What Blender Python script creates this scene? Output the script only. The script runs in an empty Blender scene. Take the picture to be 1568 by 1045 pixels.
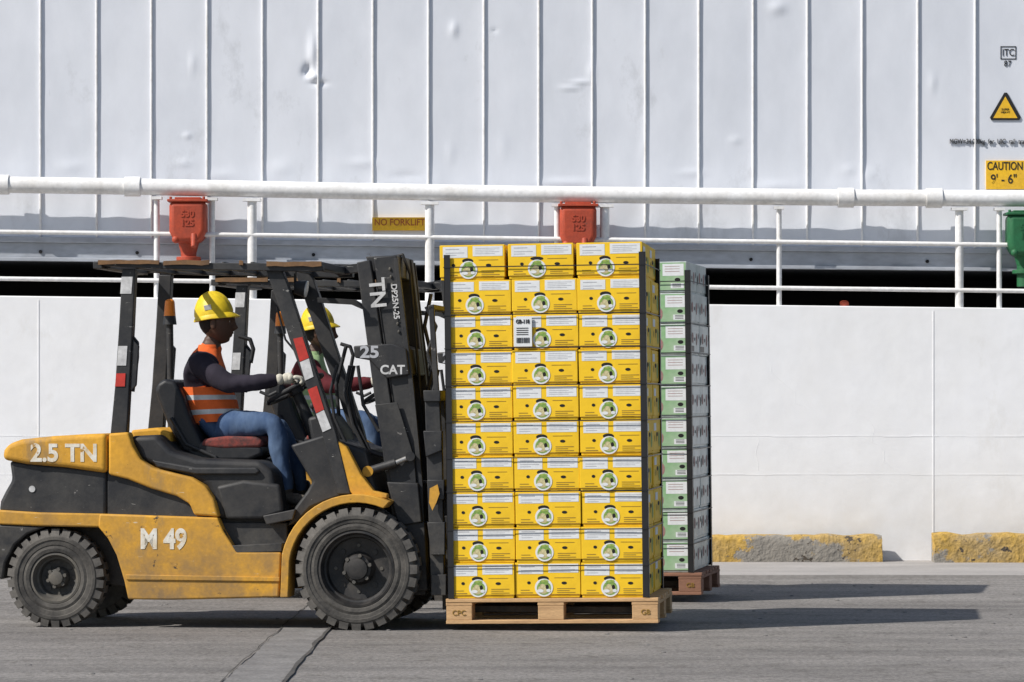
import bpy, math, random
from mathutils import Vector, Matrix
random.seed(7)
rad=math.radians
F=5440.; H=1.27
ZOOM=(1.0,784,522.4)
S=bpy.context.scene
# ---------------------------------------------------------------- materials
def newmat(name):
    m=bpy.data.materials.new(name); m.use_nodes=True
    nt=m.node_tree; b=nt.nodes['Principled BSDF']; return m,nt,b
def mat(name,base,rough=.6,dirt=None,amt=.35,scale=3.,bump=.1,bscale=60.,metal=0.,chip=None,chipth=.66,chipscale=9.,var=.12,stretch=(1,1,1),spec=.4,bdist=.004,zg=None,scr=None,scr2=None,bdet=5):
    m,nt,b=newmat(name); N=nt.nodes; Lk=nt.links
    tc=N.new('ShaderNodeTexCoord'); mp=N.new('ShaderNodeMapping'); mp.inputs['Scale'].default_value=stretch
    Lk.new(tc.outputs['Object'],mp.inputs['Vector'])
    n1=N.new('ShaderNodeTexNoise'); n1.inputs['Scale'].default_value=scale; n1.inputs['Detail'].default_value=8; n1.inputs['Roughness'].default_value=.65
    Lk.new(mp.outputs[0],n1.inputs['Vector'])
    r=N.new('ShaderNodeValToRGB'); r.color_ramp.elements[0].position=.38; r.color_ramp.elements[1].position=.72
    Lk.new(n1.outputs['Fac'],r.inputs[0])
    d=dirt or tuple(c*.5 for c in base)
    mx=N.new('ShaderNodeMix'); mx.data_type='RGBA'
    mu=N.new('ShaderNodeMath'); mu.operation='MULTIPLY'; mu.inputs[1].default_value=amt
    Lk.new(r.outputs[0],mu.inputs[0]); Lk.new(mu.outputs[0],mx.inputs[0])
    mx.inputs[6].default_value=(*base,1); mx.inputs[7].default_value=(*d,1)
    col=mx.outputs[2]
    n2=N.new('ShaderNodeTexNoise'); n2.inputs['Scale'].default_value=bscale; n2.inputs['Detail'].default_value=bdet
    Lk.new(mp.outputs[0],n2.inputs['Vector'])
    if var>0:
        hs=N.new('ShaderNodeHueSaturation'); mr=N.new('ShaderNodeMapRange')
        mr.inputs[1].default_value=.25; mr.inputs[2].default_value=.75; mr.inputs[3].default_value=1-var; mr.inputs[4].default_value=1+var
        Lk.new(n2.outputs['Fac'],mr.inputs[0]); Lk.new(mr.outputs[0],hs.inputs['Value']); Lk.new(col,hs.inputs['Color']); col=hs.outputs[0]
    def layer(col,fac,c):
        m3=N.new('ShaderNodeMix'); m3.data_type='RGBA'; Lk.new(fac,m3.inputs[0]); Lk.new(col,m3.inputs[6]); m3.inputs[7].default_value=(*c,1); return m3.outputs[2]
    if zg: # grime rising from the ground, broken by noise
        z0,z1,gc,ga=zg
        sx=N.new('ShaderNodeSeparateXYZ'); Lk.new(tc.outputs['Object'],sx.inputs[0])
        mr2=N.new('ShaderNodeMapRange'); mr2.inputs[1].default_value=z0; mr2.inputs[2].default_value=z1; mr2.inputs[3].default_value=1; mr2.inputs[4].default_value=0
        Lk.new(sx.outputs[2],mr2.inputs[0])
        n5=N.new('ShaderNodeTexNoise'); n5.inputs['Scale'].default_value=scale*2.3; n5.inputs['Detail'].default_value=10; n5.inputs['Roughness'].default_value=.7; Lk.new(mp.outputs[0],n5.inputs['Vector'])
        r5=N.new('ShaderNodeMapRange'); r5.inputs[1].default_value=.35; r5.inputs[2].default_value=.65; Lk.new(n5.outputs['Fac'],r5.inputs[0])
        mm=N.new('ShaderNodeMath'); mm.operation='MULTIPLY'; Lk.new(mr2.outputs[0],mm.inputs[0]); Lk.new(r5.outputs[0],mm.inputs[1])
        m4=N.new('ShaderNodeMath'); m4.operation='MULTIPLY'; m4.inputs[1].default_value=ga; Lk.new(mm.outputs[0],m4.inputs[0])
        col=layer(col,m4.outputs[0],gc)
    def thr(sc,th,st=None,det=12,wd=.02):
        n3=N.new('ShaderNodeTexNoise'); n3.inputs['Scale'].default_value=sc; n3.inputs['Detail'].default_value=det; n3.inputs['Roughness'].default_value=.7
        if st:
            q=N.new('ShaderNodeMapping'); q.inputs['Scale'].default_value=st; q.inputs['Location'].default_value=(3,1,2); Lk.new(tc.outputs['Object'],q.inputs[0]); Lk.new(q.outputs[0],n3.inputs['Vector'])
        else: Lk.new(mp.outputs[0],n3.inputs['Vector'])
        r3=N.new('ShaderNodeValToRGB'); r3.color_ramp.elements[0].position=th; r3.color_ramp.elements[1].position=th+wd
        Lk.new(n3.outputs['Fac'],r3.inputs[0]); return r3.outputs[0]
    if scr2: col=layer(col,thr(scr2[0],scr2[1],scr2[2],8,.12),scr2[3])
    if chip: col=layer(col,thr(chipscale,chipth),chip)
    if scr: col=layer(col,thr(scr[0],scr[1],scr[2],4),scr[3])
    Lk.new(col,b.inputs['Base Color'])
    rr=N.new('ShaderNodeMapRange'); rr.inputs[3].default_value=max(.05,rough-.08); rr.inputs[4].default_value=min(1,rough+.2); Lk.new(n1.outputs['Fac'],rr.inputs[0]); Lk.new(rr.outputs[0],b.inputs['Roughness'])
    b.inputs['Metallic'].default_value=metal
    b.inputs['Specular IOR Level'].default_value=spec
    bp=N.new('ShaderNodeBump'); bp.inputs['Strength'].default_value=bump; bp.inputs['Distance'].default_value=bdist
    Lk.new(n2.outputs['Fac'],bp.inputs['Height']); Lk.new(bp.outputs[0],b.inputs['Normal'])
    return m
M={}
GR=(.15,.12,.09)
M['fy']=mat('forklift_yellow_paint',(.68,.35,.035),.6,(.38,.21,.05),.8,3.2,.15,45,chip=(.06,.05,.04),chipth=.63,chipscale=5,zg=(.1,1.0,GR,.8),scr=(14,.68,(.6,1,5),(.62,.50,.34)),scr2=(4,.57,(1.2,1,.5),(.34,.21,.08)),spec=.25)
M['blk']=mat('black_painted_steel',(.018,.019,.022),.5,(.065,.062,.057),.7,6,.2,60,chip=(.2,.19,.18),chipth=.66,chipscale=10,zg=(.1,.8,(.17,.15,.12),.5),scr=(16,.69,(.7,1,4),(.3,.29,.27)))
M['blk2']=mat('black_plastic',(.014,.015,.018),.5,(.05,.048,.046),.6,4.5,.15,60,zg=(.3,1.1,(.14,.125,.105),.4),scr=(16,.71,(2,1,2),(.25,.24,.22)))
M['rub']=mat('tyre_rubber',(.036,.034,.032),.85,(.14,.13,.115),.9,7,.3,80,bdist=.006)
M['rubw']=mat('tyre_tread_dusty',(.085,.080,.074),.9,(.2,.185,.165),.8,7,.3,80)
M['rim']=mat('rim_black',(.014,.014,.015),.5,(.09,.08,.07),.6,9,.15,60)
M['rimg']=mat('rim_grey_dirty',(.07,.068,.064),.7,(.17,.15,.12),.7,9,.2,60)
M['met']=mat('bare_steel',(.45,.44,.42),.35,(.2,.17,.13),.5,9,.1,60,metal=.8)
M['seat']=mat('seat_cushion_cloth',(.22,.05,.04),.95,(.04,.035,.035),1.,34,.3,120)
M['wt']=mat('white_lettering',(.74,.73,.68),.6,(.5,.36,.15),.8,12,.05,60,chip=(.4,.22,.05),chipth=.60,chipscale=16)
M['wt2']=mat('white_decal',(.62,.62,.62),.5,(.25,.25,.25),.7,12,.05,60)
M['red']=mat('red_reflective_tape',(.52,.04,.03),.4,(.2,.03,.02),.5,12,.05,60)
M['org']=mat('amber_beacon_plastic',(.85,.25,.02),.3,None,.2,8,.02,60)
M['glass']=mat('lamp_lens',(.6,.6,.6),.15,None,.2,8,.02,60)
M['rust']=mat('rusty_edge',(.2,.11,.05),.9,(.07,.05,.04),.7,14,.3,70)
M['skin']=mat('skin',(.085,.043,.028),.5,(.055,.03,.02),.4,20,.1,200)
M['eye']=mat('eye_white',(.4,.37,.34),.3,None,.1,8,.0,60)
M['hair']=mat('black_hair',(.01,.01,.01),.8,None,.1,8,.3,200)
M['hat']=mat('hard_hat_yellow',(.78,.56,.02),.4,(.4,.27,.03),.5,8,.03,40)
M['vest']=mat('orange_hivis_fabric',(.88,.16,.03),.85,(.5,.08,.02),.5,12,.4,14,bdist=.010,bdet=2,var=.06)
M['vest2']=mat('lime_hivis_fabric',(.35,.5,.25),.85,(.2,.3,.12),.5,14,.4,14,bdist=.010,bdet=2,var=.06)
M['refl']=mat('reflective_strip',(.6,.62,.62),.4,None,.3,14,.3,20,bdet=2)
M['shirt']=mat('dark_shirt',(.018,.014,.024),.9,(.035,.03,.045),.6,10,.5,12,bdist=.012,stretch=(1,1,.7),bdet=2)
M['shirt2']=mat('maroon_shirt',(.12,.015,.02),.9,(.05,.01,.015),.5,12,.5,12,bdist=.012,bdet=2)
M['jean']=mat('blue_denim',(.035,.07,.15),.9,(.11,.165,.26),.9,5,.5,11,bdist=.014,stretch=(1.6,1,.8),bdet=2)
M['shoe']=mat('work_boot',(.08,.065,.05),.8,(.2,.18,.15),.6,20,.3,60)
M['glove']=mat('work_glove',(.58,.56,.48),.95,(.28,.25,.2),.6,25,.3,60)
M['by']=mat('yellow_cardboard',(.88,.56,.014),.6,(.68,.40,.015),.6,2.5,.15,18,var=.06)
M['bw']=mat('white_label',(.74,.76,.77),.6,(.5,.51,.52),.4,18,.05,60,var=.05)
M['bk']=mat('hole_shade_and_print_black',(.015,.015,.015),.9,None,0,5,0,60)  # flat dark ellipses carry the holes' shade as colour; printed marks share it
M['bg']=mat('logo_green',(.08,.24,.04),.6,(.45,.50,.12),.9,38,.05,60)
M['bg2']=mat('logo_fruit',(.72,.66,.36),.6,(.14,.08,.05),.9,60,.05,60)
M['btx']=mat('print_ink',(.30,.18,.03),.7,None,0,5,0,60)
M['gry']=mat('label_print_grey',(.42,.43,.46),.7,None,0,5,0,60)
M['gw']=mat('white_cardboard_wrapped',(.55,.60,.58),.3,(.32,.38,.36),.8,5,.6,11,var=.12,bdist=.02)
M['gg']=mat('green_cardboard',(.22,.42,.20),.6,(.42,.50,.38),.7,6,.1,25,var=.08)
M['pk']=mat('pink_logo',(.36,.13,.15),.6,(.22,.3,.2),.9,30,.1,25)
M['strap']=mat('black_strap',(.018,.018,.02),.4,None,.3,5,.1,25)
M['wood']=mat('pallet_wood',(.60,.38,.19),.8,(.32,.19,.1),.7,4,.3,40,stretch=(1,6,8),var=.2)
M['wood2']=mat('pallet_wood_dark',(.28,.14,.09),.8,(.15,.08,.05),.6,4,.3,40,stretch=(1,6,8),var=.2)
M['pipe']=mat('white_pipe_paint',(.82,.82,.82),.45,(.58,.55,.50),.6,4,.15,30,chip=(.35,.22,.13),chipth=.72,chipscale=11)
M['cont']=mat('container_white_paint',(.73,.755,.81),.5,(.60,.63,.69),.7,1.3,.10,8,var=.03,stretch=(1,1,.5),chip=(.42,.39,.35),chipth=.765,chipscale=14,bdist=.008,scr=(7,.71,(1,1,.12),(.57,.59,.63)),scr2=(1.6,.58,(1,1,.6),(.57,.59,.63)))
M['rail']=mat('container_rail_grey',(.42,.45,.50),.5,(.22,.23,.25),.7,3,.15,30,chip=(.15,.1,.07),chipth=.68,chipscale=14,stretch=(.4,1,1))
M['cdark']=mat('slot_shade_and_bolt_black',(.015,.015,.017),.9,None,.3,3,.1,30)  # near-black stands for shade under and behind the container; bolts share it
M['wall']=mat('white_wall_paint',(.86,.865,.88),.6,(.77,.76,.74),.6,.9,.3,7,var=.03,chip=(.58,.50,.41),chipth=.745,chipscale=4.5,bdist=.010,zg=(0,.9,(.60,.56,.50),.5),scr=(5,.71,(1,1,.1),(.72,.71,.69)),scr2=(1.1,.6,(1,1,.5),(.74,.73,.71)))
M['kerb']=mat('kerb_worn_yellow',(.48,.30,.06),.9,(.28,.23,.16),.9,3.0,.8,30,var=.3,chip=(.25,.23,.20),chipth=.50,chipscale=1.3,bdist=.02,scr=(6,.62,(1,1,1.5),(.08,.065,.05)))
M['ventr']=mat('vent_red_paint',(.46,.07,.03),.5,(.25,.05,.03),.7,9,.3,50,chip=(.2,.08,.05),chipth=.68)
M['ventg']=mat('vent_green_paint',(.02,.14,.055),.5,(.02,.08,.03),.6,9,.3,50)
M['sigy']=mat('sign_yellow',(.85,.50,.02),.5,(.6,.35,.05),.6,6,.02,50,chip=(.6,.55,.45),chipth=.7)
M['sigk']=mat('sign_black',(.02,.02,.02),.5,None,.2,6,.02,50)
M['sigr']=mat('sign_red_brown',(.35,.06,.02),.5,(.6,.3,.05),.5,16,.02,50)
M['pav']=mat('pavement_concrete',(.36,.34,.325),.9,(.22,.21,.20),.7,2,.4,60,var=.15,stretch=(.5,1,1),chip=(.2,.19,.18),chipth=.68,chipscale=3)
M['dk']=mat('asphalt_patch',(.16,.153,.147),.9,(.25,.24,.23),.9,5,.5,60,var=.35)
M['joint']=mat('joint_tar',(.05,.048,.045),.9,(.15,.14,.13),.7,12,.3,60)
# ground
def ground_mat():
    m,nt,b=newmat('quay_concrete'); N=nt.nodes; Lk=nt.links
    tc=N.new('ShaderNodeTexCoord')
    def noise(sc,det,st=(1,1,1),ro=.6):
        mp=N.new('ShaderNodeMapping'); mp.inputs['Scale'].default_value=st; Lk.new(tc.outputs['Object'],mp.inputs[0])
        n=N.new('ShaderNodeTexNoise'); n.inputs['Scale'].default_value=sc; n.inputs['Detail'].default_value=det; n.inputs['Roughness'].default_value=ro
        Lk.new(mp.outputs[0],n.inputs['Vector']); return n.outputs['Fac']
    def ramp(f,p0,p1,c0,c1):
        r=N.new('ShaderNodeValToRGB'); r.color_ramp.elements[0].position=p0; r.color_ramp.elements[1].position=p1
        r.color_ramp.elements[0].color=(*c0,1); r.color_ramp.elements[1].color=(*c1,1); Lk.new(f,r.inputs[0]); return r.outputs[0]
    def mul(a,c):
        x=N.new('ShaderNodeMix'); x.data_type='RGBA'; x.blend_type='MULTIPLY'; x.inputs[0].default_value=1; Lk.new(a,x.inputs[6]); Lk.new(c,x.inputs[7]); return x.outputs[2]
    a=ramp(noise(.9,8,(.5,1,1)),.35,.7,(.215,.202,.190),(.31,.292,.276))
    a=mul(a,ramp(noise(1.6,8,(.18,1.4,1),.7),.36,.60,(.66,.66,.67),(1,1,1)))
    fine=noise(40,10,(1,.4,1),.85); a=mul(a,ramp(fine,.38,.60,(.55,.55,.55),(1.25,1.24,1.22)))
    a=mul(a,ramp(noise(6,10,(1,.5,1),.8),.36,.48,(.66,.65,.63),(1,1,1)))
    a=mul(a,ramp(noise(22,6,(1,.4,1),.8),.58,.66,(1,1,1),(1.3,1.28,1.25)))
    a=mul(a,ramp(noise(18,6,(1,.4,1),.8),.64,.68,(1,1,1),(.45,.44,.43)))
    Lk.new(a,b.inputs['Base Color']); b.inputs['Roughness'].default_value=.92
    bp=N.new('ShaderNodeBump'); bp.inputs['Strength'].default_value=.7; bp.inputs['Distance'].default_value=.01; Lk.new(fine,bp.inputs['Height']); Lk.new(bp.outputs[0],b.inputs['Normal'])
    return m
M['ground']=ground_mat()
# ---------------------------------------------------------------- mesh builder
class MB:
    def __init__(s): s.v=[];s.f=[];s.m=[]
    def add(s,vs,fs,m=0):
        o=len(s.v); s.v+= [tuple(a) for a in vs]; s.f+=[tuple(i+o for i in f) for f in fs]; s.m+=[m]*len(fs)
    def box(s,x0,x1,y0,y1,z0,z1,m=0,M4=None):
        vs=[Vector((x,y,z)) for x in(x0,x1) for y in(y0,y1) for z in(z0,z1)]
        if M4: vs=[M4@a for a in vs]
        s.add(vs,[(0,1,3,2),(4,6,7,5),(0,4,5,1),(2,3,7,6),(0,2,6,4),(1,5,7,3)],m)
    def prism(s,pa,pb,m=0):
        n=len(pa); s.add(list(pa)+list(pb),[tuple(range(n)),tuple(range(2*n-1,n-1,-1))]+[(i,i+n,(i+1)%n+n,(i+1)%n) for i in range(n)],m)
    def cyl(s,p,q,r,r1=None,seg=20,m=0):
        p=Vector(p);q=Vector(q);r1=r if r1 is None else r1
        d=(q-p).normalized(); a=d.orthogonal().normalized(); b=d.cross(a)
        ring=lambda c,R:[c+(a*math.cos(t)+b*math.sin(t))*R for t in [2*math.pi*i/seg for i in range(seg)]]
        s.add(ring(p,r)+ring(q,r1),[tuple(range(seg-1,-1,-1)),tuple(range(seg,2*seg))]+[(i,(i+1)%seg,(i+1)%seg+seg,i+seg) for i in range(seg)],m)
    def tube(s,pts,r,seg=14,m=0):
        pts=[Vector(p) for p in pts]
        for a,b in zip(pts,pts[1:]): s.cyl(a,b,r,seg=seg,m=m)
        for p in pts[1:-1]: s.sph(p,(r,r,r),m=m,seg=seg,rings=8)
    def sph(s,c,r,m=0,seg=20,rings=12,fn=None,M4=None):
        c=Vector(c); vs=[];fs=[]
        for i in range(rings+1):
            th=math.pi*i/rings
            for j in range(seg):
                ph=2*math.pi*j/seg
                u=Vector((math.sin(th)*math.cos(ph),math.sin(th)*math.sin(ph),math.cos(th)))
                p=fn(u) if fn else Vector((u.x*r[0],u.y*r[1],u.z*r[2]))
                if M4: p=M4@p
                vs.append(c+p)
        for i in range(rings):
            for j in range(seg):
                fs.append((i*seg+j,(i+1)*seg+j,(i+1)*seg+(j+1)%seg,i*seg+(j+1)%seg))
        s.add(vs,fs,m)
    def lathe(s,prof,c,seg=64,m=0): # around local y ; prof (r,y)
        c=Vector(c);n=len(prof);vs=[];fs=[]
        for j in range(seg):
            t=2*math.pi*j/seg
            for r,y in prof: vs.append(c+Vector((r*math.cos(t),y,r*math.sin(t))))
        for j in range(seg):
            k=(j+1)%seg
            for i in range(n-1): fs.append((j*n+i,k*n+i,k*n+i+1,j*n+i+1))
        s.add(vs,fs,m)
    def build(s,name,mats,parent=None,bevel=0,smooth=True,ang=35,segs=2):
        me=bpy.data.meshes.new(name); me.from_pydata(s.v,[],s.f)
        if not isinstance(mats,(list,tuple)): mats=[mats]
        for x in mats: me.materials.append(M[x])
        for p,mi in zip(me.polygons,s.m): p.material_index=mi
        import bmesh
        bm=bmesh.new(); bm.from_mesh(me); bmesh.ops.remove_doubles(bm,verts=bm.verts,dist=1e-6); bmesh.ops.recalc_face_normals(bm,faces=bm.faces); bm.to_mesh(me); bm.free()
        if smooth:
            me.shade_smooth(); me.set_sharp_from_angle(angle=rad(ang))
        ob=bpy.data.objects.new(name,me); S.collection.objects.link(ob)
        if parent: ob.parent=parent
        if bevel:
            b=ob.modifiers.new('Bevel','BEVEL'); b.width=bevel; b.segments=segs; b.limit_method='ANGLE'; b.angle_limit=rad(35)
        return ob
def empty(name,mtx=None):
    e=bpy.data.objects.new(name,None); S.collection.objects.link(e); e.empty_display_size=.2
    if mtx: e.matrix_world=mtx
    return e
def text(body,size,loc,m,parent=None,name='lettering',ext=.001,align='CENTER',sx=1.,bold=0.,roll=0):
    c=bpy.data.curves.new('t','FONT'); c.body=body; c.size=size; c.extrude=ext; c.align_x=align; c.align_y='CENTER'; c.offset=bold
    o=bpy.data.objects.new('t',c); S.collection.objects.link(o)
    dg=bpy.context.evaluated_depsgraph_get(); me=bpy.data.meshes.new_from_object(o.evaluated_get(dg)); bpy.data.objects.remove(o)
    me.materials.clear(); me.materials.append(M[m])
    me.transform(Matrix.Rotation(rad(90),4,'X')@Matrix.Rotation(rad(roll),4,'Z')@Matrix.Diagonal((sx,1,1,1)))
    ob=bpy.data.objects.new(name,me); S.collection.objects.link(ob); ob.location=loc
    if parent: ob.parent=parent
    return ob
# ---------------------------------------------------------------- frames
TH=rad(7); cT,sT=math.cos(TH),math.sin(TH); D0=19.41; X0=-.853
def L(px,py,v=0.):   # elevation drawing -> forklift-local metres
    k=(px-784)/F; u=(k*(D0+v*cT)-X0-v*sT)/(cT+k*sT); D=D0-u*sT+v*cT
    return Vector((u,v,H-(py-610)/F*D))
def W(px,py,D): return Vector(((px-784)/F*D,D-20,H-(py-610)/F*D))
FR1=Matrix.Translation((X0,D0-20,0))@Matrix.Rotation(-TH,4,'Z')
FR2=Matrix.Translation((X0+.39,D0-20+2.85,0))@Matrix.Rotation(-rad(10),4,'Z')
WD=1.15
def lp(mb,pts,v0,v1,m=0,tv=None,mir=False):
    tv=v0 if tv is None else tv
    P=[L(x,y,tv) for x,y in pts]
    mb.prism([Vector((p.x,v0,p.z)) for p in P],[Vector((p.x,v1,p.z)) for p in P],m)
    if mir: mb.prism([Vector((p.x,WD-v0,p.z)) for p in P],[Vector((p.x,WD-v1,p.z)) for p in P],m)
# ---------------------------------------------------------------- wheel
def wheel(parent,name,cu,r,w,v0,outer,nl,rim,rimr):
    c=Vector((cu,v0,r)); mb=MB(); rb=r-.014
    sg=1 if outer<0 else -1
    def Y(y): return y if sg>0 else w-y
    prof=[(rimr,.03),(rimr+.012,.006),(rimr+.03,.002),(rimr+.045,.008),(rimr+.05,.004),(rb-.05,.002),(rb-.046,-.003),(rb-.03,-.002),(rb-.012,.012),(rb,.035),(rb,w-.035),(rb-.012,w-.012),(rb-.03,w),(rimr,w-.03)]
    mb.lathe([(a,Y(b)) for a,b in prof],c,72,0)
    for i in range(nl):
        for side in (0,1):
            t=2*math.pi*(i+.5*side)/nl; hw=math.pi/nl*.70*r
            M4=Matrix.Translation(c+Vector((0,w/2,0)))@Matrix.Rotation(t,4,'Y')
            y0,y1=(-w/2+.001,-.004) if side==0 else (.004,w/2-.001)
            yo=y0 if side==0 else y1; yi=y1 if side==0 else y0; yin=yo+(.012 if side==0 else -.012)
            vs=[M4@Vector(p) for p in [(-hw,yo,rb-.030),(hw,yo,rb-.030),(hw*.92,yin,r),(-hw*.92,yin,r),(-hw,yi,rb-.034),(hw,yi,rb-.034),(hw*.8,yi,r),(-hw*.8,yi,r)]]
            mb.add(vs,[(0,1,2,3),(4,7,6,5),(3,2,6,7),(0,3,7,4),(1,5,6,2)],1)
    mb.build(name+'_tyre',['rub','rubw'],parent,ang=30)
    mb=MB(); q=rimr
    prof=[(q+.004,.03),(q+.006,.012),(q-.006,.010),(q-.012,.03),(q-.02,.055),(q-.03,.058),(q-.038,.095),(q*.45,.105),(q*.40,.08),(q*.36,.045),(q*.30,.042),(q*.28,.02),(q*.16,.015),(0.001,.015)]
    mb.lathe([(a,Y(b)) for a,b in prof],c,48,0)
    for i in range(6):
        t=2*math.pi*i/6+.3; p=c+Vector((math.cos(t)*q*.36,Y(.05),math.sin(t)*q*.36)); p2=c+Vector((math.cos(t)*q*.36,Y(.028),math.sin(t)*q*.36)); mb.cyl(p,p2,.011,seg=6,m=1)
    for i in range(8):
        t=2*math.pi*i/8; 
        p=c+Vector((math.cos(t)*q*.62,Y(.11),math.sin(t)*q*.62)); p2=c+Vector((math.cos(t)*q*.62,Y(.094),math.sin(t)*q*.62)); mb.cyl(p,p2,.016 if i%2 else .010,seg=10,m=0 if i%2 else 1)
    mb.build(name+'_rim',[rim,'rimg'],parent,ang=40)
def arc(cx,cy,r,a0,a1,n): return [(cx+r*math.cos(rad(a0+(a1-a0)*i/n)),cy-r*math.sin(rad(a0+(a1-a0)*i/n))) for i in range(n+1)]
# ---------------------------------------------------------------- forklift
def forklift(FR):
    E=empty('forklift',FR)
    def part(name,m,pts,v0,v1,mir=False,bev=.008,tv=None,segs=3):
        mb=MB(); lp(mb,pts,v0,v1,0,tv,mir); return mb.build(name,m,E,bevel=bev,segs=segs)
    wheel(E,'front_wheel',L(545,873,0).x,.336,.2,0.0,-1,28,'rim',.205)
    wheel(E,'front_wheel_far',L(545,873,0).x,.336,.2,WD-.2,1,28,'rim',.205)
    ru=L(84,893,.06).x
    wheel(E,'rear_wheel',ru,.273,.16,.06,-1,26,'rimg',.135)
    wheel(E,'rear_wheel_far',ru,.273,.16,WD-.22,1,26,'rimg',.135)
    mb=MB(); mb.cyl((ru,.15,.273),(ru,1.0,.273),.06); f=L(545,873,0).x; mb.cyl((f,.12,.336),(f,1.03,.336),.08); mb.box(f-.14,f+.16,.23,.92,.16,.5); mb.build('axles','blk',E,bevel=.01)
    part('counterweight_top','fy',[(3,704),(5,690),(12,680),(32,673),(80,668),(130,665),(163,664),(163,725),(100,716),(40,711)],.04,WD-.04,bev=.028,segs=5)
    part('counterweight_core','blk',[(14,706),(40,708),(163,720),(163,792),(60,790),(-2,784),(0,768),(8,752),(18,735)],.075,WD-.075,bev=.02)
    part('counterweight_skirt','fy',[(-4,781),(60,785),(158,787),(158,808),(60,806),(-4,803)],.05,WD-.05,bev=.01)
    part('counterweight_tail','blk',[(-4,803),(70,807),(42,818),(22,835),(8,862),(4,888),(-6,885),(-8,830)],.06,WD-.06,bev=.012)
    part('wheel_well_dark_box','blk',[(40,800),(210,800),(235,905),(60,880)],.27,WD-.27)  # dark box filling the wheel well, shade put into its colour
    fr=[(152,787),(333,793),(341,812),(362,846),(430,846),(427,915),(260,919),(196,918),(190,890),(178,850),(165,825),(150,807)]
    part('side_frame','fy',fr,.045,.13,mir=True,bev=.01)
    part('side_sill','fy',[(192,880),(428,884),(428,891),(193,888)],.036,.06,mir=True,bev=.004)
    part('chassis','blk',[(170,800),(440,800),(440,905),(215,905)],.13,WD-.13)
    part('side_panel','blk',[(164,716),(200,726),(330,762),(331,795),(164,790)],.085,WD-.085)
    part('hood_swoosh','fy',[(166,664),(196,662),(203,683),(214,703),(232,716),(262,724),(292,731),(313,744),(327,763),(335,792),(297,789),(290,772),(270,760),(230,748),(195,734),(166,727)],.05,.16,mir=True,bev=.014,segs=4)
    part('engine_hood','blk2',[(198,668),(240,666),(262,690),(300,702),(398,706),(418,722),(430,790),(332,795),(318,745),(262,722),(215,706)],.11,WD-.11,bev=.03,segs=4)
    part('hood_rim','blk',[(232,704),(300,716),(392,716),(398,722),(392,727),(300,727),(240,716)],.085,.13,mir=True,bev=.01)
    part('hood_side_pod','blk2',[(330,745),(372,735),(428,742),(434,785),(400,796),(345,796)],.09,.14,mir=True,bev=.02,segs=4)
    part('step_recess_dark_fill','blk',[(336,792),(395,788),(440,782),(432,845),(362,847),(345,818)],.16,WD-.16)  # black slab filling the step recess; its colour stands for the shade there
    part('step_plate','blk',[(348,836),(432,832),(431,845),(362,847)],.05,.3,mir=True,bev=.004)
    part('step_tread','blk2',[(402,790),(452,780),(448,796),(408,804)],.055,.3,mir=True,bev=.006)
    mb=MB(); 
    a=L(440,782,.2);b=L(520,770,.2); mb.box(a.x-.05,b.x,.12,WD-.12,a.z-.03,a.z); mb.build('floor_plate','blk',E,bevel=.004)
    part('rear_deck','fy',[(200,659),(240,655),(260,662),(262,682),(205,682)],.3,WD-.2,bev=.015)
    part('cowl','blk2',[(444,682),(470,674),(502,664),(516,690),(534,757),(500,768),(476,778),(456,800),(440,806),(452,776),(470,752),(478,738),(462,712)],.10,.22,mir=True,bev=.015)
    part('dashboard','blk2',[(462,690),(500,668),(560,690),(578,757),(500,768),(482,740)],.2,WD-.2,bev=.02)
    part('instrument_pod','blk2',[(470,640),(500,632),(520,660),(530,690),(480,695)],.35,.8,bev=.02)
    part('front_column','fy',[(508,670),(530,684),(552,726),(572,752),(593,757),(593,764),(545,763),(534,752)],.085,.16,mir=True,bev=.008)
    outer=arc(545,873,116,168,64,14); inner=arc(545,873,103,66,172,14)
    part('front_fender','fy',[(429,915)]+outer+inner+[(441,915)],.01,.21,mir=True,bev=.005)
    part('fender_inner','blk',[(445,880)]+arc(545,873,101,165,60,12)+[(600,800),(520,800),(470,880)],.2,.24,mir=True,bev=0)
    part('rear_post','blk',[(187,412),(207,412),(203,500),(198,590),(194,664),(169,664),(176,590),(182,500)],.08,.15,mir=True,bev=.006)
    part('rear_post_gusset','blk',[(203,520),(212,530),(208,590),(200,600)],.09,.12,mir=True,bev=.003)
    part('front_pillar','blk',[(404,406),(430,408),(447,455),(470,527),(494,600),(514,662),(537,757),(516,757),(494,668),(474,605),(448,535),(425,465)],.08,.15,mir=True,bev=.006)
    part('pillar_tape_red','red',[(449,519),(463,516),(473,548),(459,554)],.076,.0805,bev=0)
    part('pillar_tape_white','wt2',[(459,555),(473,549),(480,577),(467,583)],.0765,.0805,bev=0)
    part('pillar_tape_red','red',[(471,597),(485,591),(496,627),(484,633)],.076,.0805,bev=0)
    part('pillar_tape_white','wt2',[(484,634),(496,628),(507,656),(494,662)],.0765,.0805,bev=0)
    part('post_tape_red','red',[(178,572),(192,572),(191,592),(176,592)],.075,.0805,bev=0)
    part('post_tape_white','wt2',[(181,530),(195,530),(193,560),(179,560)],.0765,.0805,bev=0)
    part('post_tape_white','wt2',[(186,424),(203,424),(201,450),(184,450)],.0765,.0805,bev=0)
    part('guard_side_rail','blk',[(160,403),(250,402),(480,404),(494,408),(494,415),(470,416),(250,412),(164,408),(146,402)],.05,.12,mir=True,bev=.004)
    mb=MB()
    for i in range(8):
        p=L(166+i*44,404,.1); mb.box(p.x-.010,p.x+.010,.1,WD-.1,p.z-.028,p.z+.010)
    for k,x in enumerate((152,486)):
        p=L(x,406,.1); mb.box(p.x-.026,p.x+.026,.06,WD-.06,p.z-.022,p.z+.018)
    mb.build('guard_roof_bars','blk',E,bevel=.004)
    mb=MB()
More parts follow.
